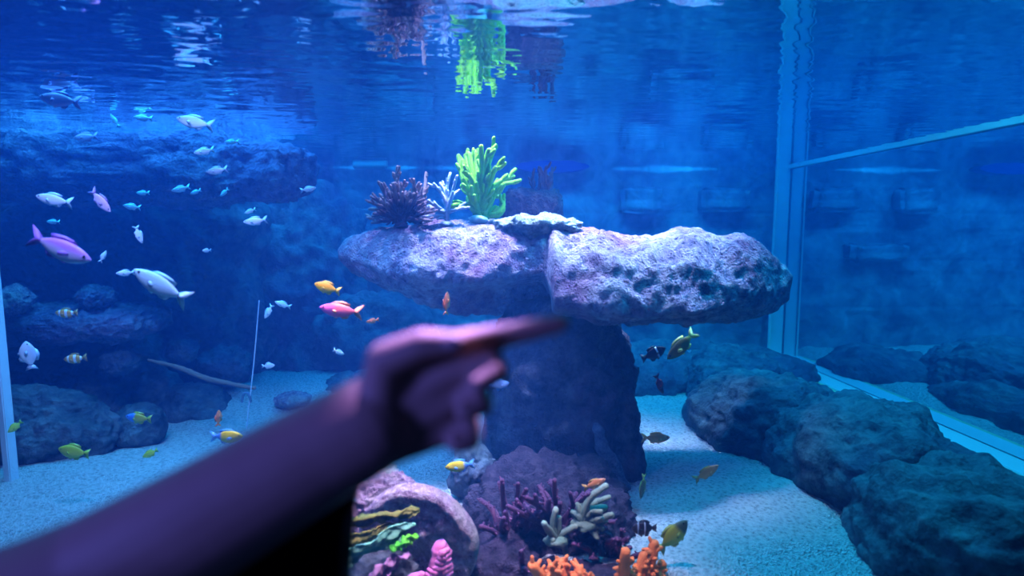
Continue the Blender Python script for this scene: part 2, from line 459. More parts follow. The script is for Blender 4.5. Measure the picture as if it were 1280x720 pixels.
# pillar
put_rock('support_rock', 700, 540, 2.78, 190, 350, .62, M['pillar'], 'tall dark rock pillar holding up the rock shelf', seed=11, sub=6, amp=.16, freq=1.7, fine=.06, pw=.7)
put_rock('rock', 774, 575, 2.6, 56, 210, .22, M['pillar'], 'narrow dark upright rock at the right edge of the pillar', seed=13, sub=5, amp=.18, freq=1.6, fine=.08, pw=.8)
put_rock('rock', 590, 590, 2.35, 60, 70, .2, M['boulder'], 'small mottled blue rock left of the pillar by the yellow fish', seed=14, sub=5, amp=.25, freq=1.6, fine=.1)
# right boulders
BG = 'boulders along the right-hand pane'
def boulder(c, r, seed, label, amp=.17, sub=6, rot=0.0, mat=None):
    o = ico_rock('boulder', Vector(c), r, mat or M['boulder'], seed=seed, sub=sub, amp=amp, freq=1.3, fine=.055, pw=.85, rot=rot)
    return tag(o, label, 'boulder', BG)
boulder((1.66, 3.8, .06), (.33, .40, .25), 21, 'smooth blue-grey boulder farthest back in the row along the right pane')
boulder((1.50, 3.05, .08), (.34, .40, .25), 22, 'blue-grey boulder with a dark undercut, second from the back in the right row')
boulder((1.70, 2.40, .06), (.35, .48, .31), 25, 'largest blue-grey boulder in the middle of the right row')
boulder((1.62, 1.83, .0), (.35, .36, .30), 28, 'craggy blue-grey boulder nearest the viewer in the right row')
boulder((1.93, 3.3, .0), (.26, .5, .15), 29, 'low dark boulder behind the second one against the foot of the right pane', sub=5)
boulder((1.08, 4.02, .0), (.48, .36, .3), 27, 'low dark rock slope closing off the sand behind the row of boulders', sub=5)
boulder((2.1, 4.25, .0), (.36, .40, .2), 26, 'rearmost low boulder in the far corner below the corner seam', sub=5)

# left ledges and cave
put_rock('rock_ledge', 175, 213, 3.35, 400, 80, .75, M['left_rock'], 'long mottled purple ledge just under the water surface at upper left', 'rock', seed=31, amp=.12, freq=1.7, fine=.07, pw=.6)
put_rock('rock_ledge', 90, 402, 3.25, 210, 42, .6, M['left_rock'], 'narrow lower ledge at left with two clownfish beside it', 'rock', seed=33, amp=.12, freq=1.8, fine=.08, pw=.65)
put_rock('rock', 120, 371, 3.1, 42, 28, .16, M['left_rock'], 'small knobbly mauve lump on the lower left ledge', 'rock', seed=34, sub=5, amp=.3, freq=2.2, fine=.14)
put_rock('rock', 18, 375, 3.0, 40, 34, .16, M['disc'], 'brownish lump at the left end of the lower ledge', 'rock', seed=35, sub=5, amp=.2, freq=2, fine=.1)
put_rock('cave_rock', 110, 370, 4.2, 420, 360, .9, M['cave_rock'], 'huge dark cave-like rock mass filling the left of the tank', 'rock', seed=36, amp=.14, freq=1.6, fine=.05, pw=.6)
put_rock('rock', 90, 505, 3.55, 235, 190, .6, M['cave_rock'], 'dark hollowed rock below the lower left ledge', 'rock', seed=37, amp=.2, freq=1.7, fine=.06, pw=.7)
put_rock('rock_slope', 365, 380, 4.6, 210, 310, .6, M['boulder'], 'blue rocky slope rising against the back wall left of the shelf', 'rock', seed=38, amp=.22, freq=1.7, fine=.07)
put_rock('rock', 470, 440, 4.4, 170, 150, .5, M['boulder'], 'blue rock half hidden behind the pointing hand', 'rock', seed=39, amp=.2, freq=1.7, fine=.07, sub=5)
SG = 'small rocks on the far left sand'
put_rock('rock', 150, 452, 3.15, 42, 34, .16, M['boulder'], 'small blue rock below the right end of the lower ledge', 'rock', SG, seed=41, sub=5, amp=.25, fine=.1)
put_rock('rock', 228, 439, 3.5, 36, 30, .16, M['boulder'], 'small blue rock above the brown branch, left one', 'rock', SG, seed=42, sub=5, amp=.2, fine=.1)
put_rock('rock', 280, 455, 3.8, 66, 44, .3, M['boulder'], 'rounded blue rock left of the thin upright rod', 'rock', SG, seed=43, sub=5, amp=.2, fine=.08)
put_rock('rock', 176, 535, 3.0, 58, 66, .26, M['cave_rock'], 'domed dark rock behind the blue and yellow fish', 'rock', SG, seed=44, sub=5, amp=.12, fine=.06)
put_rock('rock', 40, 545, 2.85, 190, 130, .45, M['cave_rock'], 'dark rock low at the far left beside the corner seam', 'rock', SG, seed=48, sub=6, amp=.15, fine=.06)
put_rock('rock', 240, 510, 3.55, 90, 60, .4, M['cave_rock'], 'low dark rock between the two patches of sand', 'rock', SG, seed=45, sub=5, amp=.15, fine=.06)
put_rock('rock', 366, 500, 3.55, 44, 22, .16, M['disc'], 'flat brownish encrusted rock on the far sand right of the rod', 'rock', SG, seed=46, sub=5, amp=.2, fine=.08)
put_rock('rock', 455, 500, 3.9, 120, 70, .4, M['boulder'], 'low blue rock on the far sand left of the pillar', 'rock', SG, seed=47, sub=5, amp=.2, fine=.08)

# ------------------------------------------------------------------ tubes / corals
def tube(bm, pts, radii, seg=10, bump=0.0, seed=0.0, sub=4):
    """rounded, tapered tube along a smoothed polyline"""
    P = []; R = []
    n = len(pts)
    for i in range(n-1):
        p0 = pts[max(i-1, 0)]; p1 = pts[i]; p2 = pts[i+1]; p3 = pts[min(i+2, n-1)]
        for s in range(sub):
            t = s/sub
            P.append(0.5*((2*p1)+(p2-p0)*t+(2*p0-5*p1+4*p2-p3)*t*t+(3*p1-p0-3*p2+p3)*t**3))
            R.append(radii[i]+(radii[i+1]-radii[i])*t)
    P.append(pts[-1].copy()); R.append(radii[-1])
    d = (P[-1]-P[-2]).normalized()
    rr = R[-1]
    for a in (0.5, 0.8, 0.97):
        P.append(P[len(P)-1 if False else -1] if False else pts[-1]+d*rr*a); R.append(rr*math.sqrt(max(0.02, 1-a*a)))
    d0 = (P[1]-P[0]).normalized(); r0 = R[0]
    P = [P[0]-d0*r0*.8] + P; R = [r0*.6] + R
    rings = []
    up = Vector((0.13, 0.97, 0.2))
    for i, (p, r) in enumerate(zip(P, R)):
        t = (P[min(i+1, len(P)-1)]-P[max(i-1, 0)]).normalized()
        a = t.cross(up)
        if a.length < 1e-4: a = t.cross(Vector((1, 0, 0)))
        a.normalize(); b = t.cross(a)
        ring = []
        for s in range(seg):
            th = 2*PI*s/seg
            q = a*math.cos(th)+b*math.sin(th)
            k_ = 1.0
            if bump: k_ += bump*noise.noise((p+q*r)*(0.9/max(r, .003))+Vector((seed, 0, 0)))
            ring.append(bm.verts.new(p+q*r*k_))
        rings.append(ring)
    for A, B in zip(rings, rings[1:]):
        for s in range(seg):
            bm.faces.new((A[s], A[(s+1) % seg], B[(s+1) % seg], B[s]))
    bm.faces.new(rings[0][::-1]); bm.faces.new(rings[-1])

def px_coral(name, base, Y, branches, mat, label, cat='coral', r0=0.012, r1=0.006, org=(380, 180), zs=3.2, knobs=2, spread=0.05, bump=.35, basemat=None, seed=1, group=None, back=0):
    """branches are lists of points; each gets its own distance from the viewer"""
    rnd = random.Random(seed)
    def conv(p, yy): return at(org[0]+p[0]/zs, org[1]+p[1]/zs, yy)
    b0 = conv(base, Y); root = empty(name, b0); tag(root, label, cat, group)
    bl = [(b, 0) for b in branches]
    for q in range(back):
        b = rnd.choice(branches); jx = rnd.uniform(-18, 18)
        bl.append(([(b[0][0]+jx*.3, b[0][1])] + [(p[0]+jx*(i+1)*.7, p[1]+rnd.uniform(4, 22)) for i, p in enumerate(b[1:])], 1))
    for bi, (b, isb) in enumerate(bl):
        bm = bmesh.new()
        dy = rnd.uniform(-spread, spread) if not isb else rnd.uniform(spread*.6, spread*1.6)
        if len(b) == 2: b = [b[0], ((b[0][0]+b[1][0])/2, (b[0][1]+b[1][1])/2), b[1]]
        pts = [conv(p, Y+dy*(i/(len(b)-1))) - b0 for i, p in enumerate(b)]
        n = len(pts)
        rad = [(r0+(r1-r0)*i/(n-1))*rnd.uniform(.9, 1.1) for i in range(n)]
        st = Vector((0, 0, 0))
        tube(bm, [st*0.4+pts[0]*0.6] + pts, [r0*1.1]+rad, 10, bump, bi*3.1)
        for q in range(knobs):
            i = rnd.randrange(0, n-1); t = rnd.random()
            p = pts[i].lerp(pts[i+1], t); d = (pts[i+1]-pts[i]).normalized()
            out = Vector((rnd.uniform(-1, 1), rnd.uniform(-1, .3), rnd.uniform(-.4, .8))); out -= d*out.dot(d); out.normalize()
            L = rnd.uniform(1.6, 3.2)*r0
            tube(bm, [p, p+(out+d*.9).normalized()*L*.6, p+(out*.8+d*1.2).normalized()*L*1.3], [r1*1.0, r1*.95, r1*.75], 8, bump, q)
        mesh_obj('branch', bm, mat, root)
    bm = bmesh.new(); bmesh.ops.create_icosphere(bm, subdivisions=3, radius=1)
    for vv in bm.verts:
        vv.co = Vector((vv.co.x*r0*3.2, vv.co.y*r0*3.0, vv.co.z*r0*1.4))*(1+.3*noise.noise(vv.co*2+Vector((seed, 0, 0))))
    mesh_obj('base', bm, basemat or mat, root)
    return root

M['green'] = tip_mat('green_coral', (0.07, 0.42, 0.01), (0.36, 0.92, 0.03), .03, .26, 90, .4)
M['purple_br'] = tip_mat('purple_brown_coral', (0.05, 0.022, 0.045), (0.42, 0.26, 0.25), .11, .22, 90, .5)
M['ice'] = tip_mat('pale_blue_coral', (0.25, 0.33, 0.45), (0.72, 0.82, 0.95), .03, .16, 90, .4)
M['pale_base'] = plain_mat('pale_turquoise_crust', (0.55, 0.85, 0.85), .7, 60, .5)
M['orange'] = tip_mat('orange_coral', (0.8, 0.055, 0.01), (0.95, 0.22, 0.05), .02, .16, 120, .5)
M['sage'] = tip_mat('pale_green_coral', (0.1, 0.15, 0.1), (0.48, 0.58, 0.4), .03, .25, 90, .4)
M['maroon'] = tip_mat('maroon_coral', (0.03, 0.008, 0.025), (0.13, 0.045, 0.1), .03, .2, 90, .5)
M['red_br'] = plain_mat('dark_red_coral', (0.3, 0.06, 0.07), .8, 60, .5)

G = [[(690,260),(640,150),(618,48)], [(680,240),(672,120),(660,38)], [(700,240),(712,100),(708,10)], [(710,230),(732,100),(766,8)],
     [(705,240),(742,140),(792,66)], [(720,240),(770,160),(838,130)], [(730,270),(765,200),(786,188)], [(735,290),(790,262),(798,228)],
     [(690,270),(640,240),(604,252)], [(680,260),(660,190),(632,168)], [(715,260),(745,230),(752,196)], [(695,240),(690,120),(688,34)],
     [(700,200),(726,70),(740,24)], [(690,200),(676,150),(646,110)], [(710,280),(750,276),(772,272)], [(690,230),(705,160),(720,120)], [(700,270),(680,230),(668,205)], [(705,260),(730,190),(765,95)]]
px_coral('staghorn_coral', (700, 300), 2.76, G, M['green'], 'bright fluorescent green branching coral standing on the rock shelf', r0=.0145, r1=.0105, knobs=3, spread=.07, basemat=M['pale_base'], seed=4, back=8)
IC = [[(575,290),(570,190),(585,118)], [(575,260),(600,170),(612,128)], [(570,240),(545,190),(520,160)], [(570,275),(530,250),(498,226)],
      [(572,280),(530,262),(495,250)], [(572,275),(610,262),(640,255)], [(575,240),(592,210),(610,192)], [(570,220),(560,180),(545,158)], [(570,290),(500,290),(480,300)]]
px_coral('staghorn_coral', (570, 320), 2.68, IC, M['ice'], 'pale blue thin-branched coral between the purple and the green coral', r0=.0095, r1=.0068, knobs=3, spread=.05, seed=5)
# bushy purple-brown coral
rnd = random.Random(12)
PB = []
for q in range(44):
    a = math.radians(-98 + 205*(q+.5)/44 + rnd.uniform(-6, 6)); L = rnd.uniform(70, 140)
    if abs(math.degrees(a)) > 78: L = min(L, 125)
    ex, ey = 390+math.sin(a)*L*1.02, 300-math.cos(a)*L*1.25
    PB.append([(390+math.sin(a)*18, 300-abs(math.cos(a))*20), (390+math.sin(a)*L*.55+rnd.uniform(-8, 8), 300-math.cos(a)*L*.68), (ex, min(ey, 325))])
PB += [[(380,270),(370,150),(374,92)], [(360,270),(320,190),(298,152)], [(350,290),(300,250),(265,232)], [(430,270),(440,190),(438,142)], [(450,270),(480,190),(488,115)], [(350, 300), (310,295), (318,298)]]
px_coral('bushy_coral', (390, 325), 2.70, PB, M['purple_br'], 'bushy dark purple-brown coral with beige tips on the left of the shelf', r0=.0105, r1=.0068, knobs=6, spread=.14, seed=6, bump=.4)
# spikes on the dark rock behind
SP = [[(920,190),(915,140),(922,100)], [(940,190),(945,130),(940,92)], [(965,190),(965,120),(970,90)], [(985,190),(990,140),(992,95)], [(955,190),(955,150),(952,120)], [(975,185),(980,150),(984,130)]]
px_coral('finger_coral', (955, 195), 3.12, SP, M['red_br'], 'dark red upright finger coral on the brown rock behind the green coral', r0=.012, r1=.007, knobs=3, spread=.04, seed=7)

# pale green coral low in front of the pillar (two colonies)
SA = [[(720,290),(760,180),(840,118)], [(720,290),(750,250),(835,232)], [(700,280),(680,265),(665,258)], [(740,300),(820,290),(872,272)], [(720,270),(740,225),(805,196)], [(740,310),(770,350),(792,362)], [(720,280),(712,240),(716,212)], [(740,300),(800,310),(840,305)]]
px_coral('finger_coral', (730, 320), 1.81, SA, M['sage'], 'pale sage-green finger coral low in front of the pillar, upper colony', org=(560, 580), zs=4.267, r0=.0135, r1=.0105, knobs=1, spread=.04, seed=8)
SB = [[(575,390),(560,320),(575,245)], [(575,395),(535,350),(512,318)], [(575,395),(630,360),(678,335)], [(575,400),(615,430),(628,470)], [(570,400),(560,405),(555,408)], [(575,395),(585,340),(590,290)]]
px_coral('finger_coral', (580, 405), 1.78, SB, M['sage'], 'small star-shaped pale sage-green coral just above the orange coral', org=(560, 580), zs=4.267, r0=.0125, r1=.010, knobs=0, spread=.04, seed=9)

# knobbly trunk on the pillar's right side
bm = bmesh.new()
pp = [at(746, 534, 2.42), at(756, 565, 2.42), at(772, 600, 2.43), at(782, 640, 2.45), at(784, 700, 2.47)]
tube(bm, [q - pp[0] for q in pp], [.022, .035, .045, .055, .07], 24, .55, 2.0, 10)
M['trunk'] = rock_mat('knobbly_coral', (.05, .05, .1), (.16, .16, .24), (.3, .3, .4), 30, 1, .01)
o = mesh_obj('knobbly_coral', bm, M['trunk'], None, True, pp[0]); tag(o, 'thick knobbly grey-blue coral trunk at the right side of the pillar', 'coral')

# orange corals at the bottom edge
def nub_coral(name, px, py, Y, branches, label, r0=.021, r1=.015, seed=3, mat=None, group=None, nub=22, sp=.05):
    rnd = random.Random(seed); mat = mat or M['orange']
    b0 = at(px, py, Y); root = empty(name, b0); tag(root, label, 'coral', group)
    for bi, b in enumerate(branches):
        bm = bmesh.new(); dy = rnd.uniform(-sp, sp)
        pts = [at(p[0], p[1], Y+dy*i/(len(b)-1))-b0 for i, p in enumerate(b)]
        n = len(pts); rad = [r0+(r1-r0)*i/(n-1) for i in range(n)]
        tube(bm, [Vector((0, 0, 0))]+pts, [r0*1.3]+rad, 12, .3, bi)
        for q in range(nub):
            i = rnd.randrange(0, n-1); t = rnd.random(); p = pts[i].lerp(pts[i+1], t)
            out = Vector((rnd.uniform(-1, 1), rnd.uniform(-1, .6), rnd.uniform(-.4, 1))).normalized()
            tube(bm, [p, p+out*r0*.9, p+out*r0*1.5], [r1*.55, r1*.46, r1*.36], 7, .2, q)
        mesh_obj('branch', bm, mat, root)
    return root
nub_coral('orange_coral', 700, 760, 1.66, [[(690,745),(676,722),(665,708)], [(700,745),(694,722),(690,710)], [(706,745),(706,720),(704,703)], [(712,745),(722,726),(724,712)], [(718,745),(732,732),(738,722)]],
          'knobbly orange coral at the bottom edge below the star-shaped pale coral', seed=31)
nub_coral('orange_coral', 796, 770, 1.68, [[(790,750),(780,720),(782,690)], [(800,745),(800,712),(806,694)], [(806,740),(812,705),(818,680)], [(810,745),(820,725),(827,705)], [(796,740),(790,725),(778,716)], [(806,745),(812,725),(810,700)]],
          'knobbly orange coral at the bottom edge beside the striped fish', seed=32)

# maroon clumps covering the pillar foot
def clump(px, py, Y, w, h, label, seed, mat, nb=26):
    rnd = random.Random(seed); br = []
    for q in range(nb):
        a = rnd.uniform(-1.45, 1.45); L = rnd.uniform(.45, 1.0)
        ex, ey = px+math.sin(a)*w*.6*L, py-math.cos(a)*h*L
        jx = rnd.uniform(-7, 7); jy = rnd.uniform(-4, 4)
        br.append([(px+(ex-px)*.45, py+(ey-py)*.4), (px+(ex-px)*.72+jx, py+(ey-py)*.75+jy), (ex+rnd.uniform(-5, 5), ey)])
    return nub_coral('soft_coral', px, py+4, Y, br, label, .0105, .0075, seed, mat, 'dark soft corals at the pillar foot', 9, .11)
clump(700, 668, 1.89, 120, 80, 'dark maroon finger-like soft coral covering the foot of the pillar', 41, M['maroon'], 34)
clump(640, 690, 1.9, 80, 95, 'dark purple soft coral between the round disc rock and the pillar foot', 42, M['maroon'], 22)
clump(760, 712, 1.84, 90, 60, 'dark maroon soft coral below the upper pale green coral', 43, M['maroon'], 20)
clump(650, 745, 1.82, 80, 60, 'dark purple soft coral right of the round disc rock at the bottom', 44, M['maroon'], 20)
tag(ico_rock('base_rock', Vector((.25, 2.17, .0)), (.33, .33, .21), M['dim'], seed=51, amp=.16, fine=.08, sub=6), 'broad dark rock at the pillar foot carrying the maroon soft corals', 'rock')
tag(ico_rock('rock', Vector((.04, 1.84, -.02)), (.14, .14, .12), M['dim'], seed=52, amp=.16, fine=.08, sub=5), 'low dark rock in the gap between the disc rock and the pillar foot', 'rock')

tag(ico_rock('rock', Vector((.24, 1.72, -.04)), (.32, .15, .08), M['dim'], seed=53, amp=.16, fine=.08, sub=5), 'low dark rubble rock under the orange corals at the bottom edge', 'rock')
# ------------------------------------------------------------------ disc rock bottom left-centre
def disc_rock():
    c = at(524, 676, 1.76)
    bm = bmesh.new(); bmesh.ops.create_icosphere(bm, subdivisions=6, radius=1)
    r = .195
    R = Matrix.Rotation(math.radians(-14), 3, 'Z') @ Matrix.Rotation(math.radians(6), 3, 'X')
    for vv in bm.verts:
        n = vv.co.copy(); rho = math.sqrt(n.x**2+n.z**2)
        y = math.copysign(abs(n.y)**.35, n.y)*.035
        if n.y < 0: y += .02*smooth01((rho-.8)/.12)*-1*(1 if rho < .99 else .5) * .6
        a = 1+.03*noise.noise(Vector((n.x, n.z, 0))*2)
        p = Vector((n.x*r*a, y, n.z*r*a))
        p += Vector((0, -1, 0))*.016*noise.fractal(Vector((n.x, n.z, 1))*4, .8, 2.1, 4)*(1-rho**6)
        vv.co = R @ p
    o = mesh_obj('disc_rock', bm, M['disc'], None, True, c)
    tag(o, 'round rimmed plate-like rock crusted pinkish mauve, below the hand', 'rock')
disc_rock()
put_rock('rock', 468, 630, 1.93, 120, 84, .22, M['disc'], 'mauve crusted rock behind the upper left of the round disc rock', seed=61, amp=.22, fine=.1)
put_rock('rock', 455, 716, 1.72, 150, 70, .2, M['cave_rock'], 'dark rock in the shade below the leafy corals', seed=62, amp=.2, fine=.1, sub=5)
put_rock('rock', 478, 590, 1.98, 40, 22, .1, M['reef_pale'], 'small pale stone on top of the mauve rock beneath the wrist', seed=63, amp=.2, fine=.1, sub=5)

def plate(name, p0, p1, w0, w1, Y0, Y1, mat, label, seed, ruff=.012, up=Vector((0, -.35, .94))):
    """ruffled leaf-like coral plate from p0 to p1 (its long axis)"""
    a = at(*p0, Y0); b = at(*p1, Y1); L = (b-a); ax = L.normalized()
    wd = up - ax*up.dot(ax); wd.normalize(); nn = ax.cross(wd)
    bm = bmesh.new(); NU_, NV_ = 50, 16; grids = []
    for side in (1, -1):
        g = []
        for i in range(NU_+1):
            u = i/NU_; w = (w0+(w1-w0)*u)*math.sin(PI*min(1, max(.02, u*.96+.02)))**.55
            row = []
            for j in range(NV_+1):
                v_ = j/NV_-.5
                th = .006*(1-(2*v_)**2)**.5*math.sin(PI*max(.0, min(1, u)))**.3 if 0 < j < NV_ else 0
                rf = ruff*.5*math.sin(u*9+seed+v_*3)*abs(v_)*2 + .022*noise.noise(Vector((u*5, v_*4, seed))) + .007*noise.noise(Vector((u*22, v_*9, seed)))
                p = L*u + wd*(v_*w) + nn*(rf+side*th)
                row.append(bm.verts.new(p))
            g.append(row)
        grids.append(g)
    for si, g in enumerate(grids):
        for i in range(NU_):
            for j in range(NV_):
                f = (g[i][j], g[i+1][j], g[i+1][j+1], g[i][j+1])
                bm.faces.new(f if si == 0 else f[::-1])
    bmesh.ops.remove_doubles(bm, verts=bm.verts, dist=1e-5)
    o = mesh_obj(name, bm, mat, None, True, a)
    return tag(o, label, 'coral', 'leafy corals on the disc rock')
M['olive'] = plain_mat('shadowed_yellow_coral', (.22, .2, .03), .8, 60, .5, .004, .5)  # yellowish plate edges, their shadow put into the colour
M['leaf'] = plain_mat('green_leafy_coral', (.2, .5, .3), .7, 50, .8, .006, .6)
M['pink'] = plain_mat('pink_coral', (.85, .2, .4), .6, 50, .6, .006, .4)
M['mauve'] = plain_mat('mauve_coral', (.5, .22, .36), .7, 50, .6, .006, .5)
plate('leaf_coral', (428, 655), (525, 637), .045, .03, 1.62, 1.67, M['olive'], 'shadowed yellowish leaf-shaped coral plate, topmost across the disc rock', 1)
plate('leaf_coral', (424, 682), (505, 655), .06, .035, 1.59, 1.65, M['olive'], 'shadowed yellowish leaf-shaped coral plate between the upper yellowish and the green one', 2)
plate('leaf_coral', (420, 706), (520, 655), .075, .05, 1.55, 1.63, M['leaf'], 'frosty green ruffled coral plate slanting across the disc rock', 3, .02)
plate('leaf_coral', (488, 688), (522, 668), .03, .02, 1.57, 1.61, M['green'], 'small bright green coral sliver beside the frosty green plate', 4)
plate('leaf_coral', (455, 728), (512, 690), .05, .035, 1.53, 1.59, M['mauve'], 'mauve coral plate below the frosty green plate at the bottom edge', 5, .015)
# pink folded coral: stacked ridges
root = empty('folded_coral', at(550, 722, 1.58)); tag(root, 'bright pink folded coral in front of the disc rock at the bottom edge', 'coral')
for i in range(6):
    bm = bmesh.new()
    z = .012 + i*.014; w = .04-.002*i
    pts = [Vector((-w+.006*i, .01, z-.008)), Vector((-w*.4+.004*i, -.015, z)), Vector((w*.3, -.02, z+.004)), Vector((w*.8, .0, z+.002))]
    tube(bm, pts, [.008, .0105, .0105, .007], 12, .3, i, 6)
    mesh_obj('fold', bm, M['pink'], root)
bm = bmesh.new()
tube(bm, [Vector((0, .012, -.05)), Vector((0, .012, .03)), Vector((0.004, .014, .085))], [.036, .034, .022], 20, .3, 1, 8)
mesh_obj('stalk', bm, M['pink'], root)
bm = bmesh.new(); a = at(516, 722, 1.52)
tube(bm, [Vector((-.03, 0, -.02)), Vector((0, 0, 0)), Vector((.025, 0, .008))], [.008, .012, .009], 12, .2, 1, 6)
o = mesh_obj('finger_coral', bm, M['pink'], None, True, a); tag(o, 'small pink coral finger at the bottom edge left of the folded pink coral', 'coral')

# ------------------------------------------------------------------ rod and branch
bm = bmesh.new(); a = at(308, 536, 2.75); b = at(324, 376, 2.75)
tube(bm, [Vector((0, 0, 0)), (b-a)*.5+Vector((.004, 0, 0)), b-a], [.0032, .003, .0028], 8, 0, 0, 6)
rt = empty('clear_rod', a); tag(rt, 'thin clear upright rod stuck in the far left sand', 'rod')
M['rod'] = plain_mat('clear_plastic', (.55, .75, .9), .3, 10, .05)
mesh_obj('tube', bm, M['rod'], rt)
bm = bmesh.new(); q = at(308, 497, 2.75)-a
for dx in (-.022, .02):
    tube(bm, [q+Vector((dx, 0, -.02)), q+Vector((dx*.6, 0, .015)), q+Vector((0, 0, .025))], [.006, .007, .005], 8)
M['clip'] = plain_mat('dark_plastic', (.1, .2, .3), .5)
mesh_obj('clip', bm, M['clip'], rt)
bm = bmesh.new(); a = at(186, 450, 3.15); b = at(262, 474, 3.1); c_ = at(318, 485, 3.05)
tube(bm, [Vector((0, 0, 0)), (b-a)*.5+Vector((0, 0, .01)), b-a, c_-a], [.008, .013, .014, .01], 10, .5, 1, 8)
M['bark'] = plain_mat('brown_branch', (.3, .2, .16), .9, 40, .8, .006, .5)
o = mesh_obj('fallen_branch', bm, M['bark'], None, True, a); tag(o, 'slim brown branch slanting down through the left rocks', 'branch')

# ------------------------------------------------------------------ fish
def fmat(name, back, belly, head=None, tail=None, split=(-.06, .12), bands=None, rough=.35):
    k = N(name); v = k.pos('Object'); sx = k.n('ShaderNodeSeparateXYZ'); k.l(v, sx.inputs[0])
    n = k.noise(v, 18, 4, .6)
    mr = k.n('ShaderNodeMapRange'); mr.inputs[1].default_value = split[0]; mr.inputs[2].default_value = split[1]
    k.l(k.math('ADD', sx.outputs[2], k.math('MULTIPLY', k.math('SUBTRACT', n, .5), .05)), mr.inputs[0])
    c = k.mix(mr.outputs[0], belly, back)
    def xband(c, x0, x1, col, soft=.03):
        m1 = k.n('ShaderNodeMapRange'); m1.inputs[1].default_value = x0-soft; m1.inputs[2].default_value = x0+soft; k.l(sx.outputs[0], m1.inputs[0])
        m2 = k.n('ShaderNodeMapRange'); m2.inputs[1].default_value = x1+soft; m2.inputs[2].default_value = x1-soft; k.l(sx.outputs[0], m2.inputs[0])
        return k.mix(k.math('MULTIPLY', m1.outputs[0], m2.outputs[0]), c, col)
    if head: c = xband(c, head[0], 2, head[1], .05)
    if tail: c = xband(c, -2, tail[0], tail[1], .05)
    for b in (bands or []): c = xband(c, b[0], b[1], b[2], .012)
    h = k.voro(v, 60)
    k.principled(c, rough, h, .2, .004, .5)
    return k.m
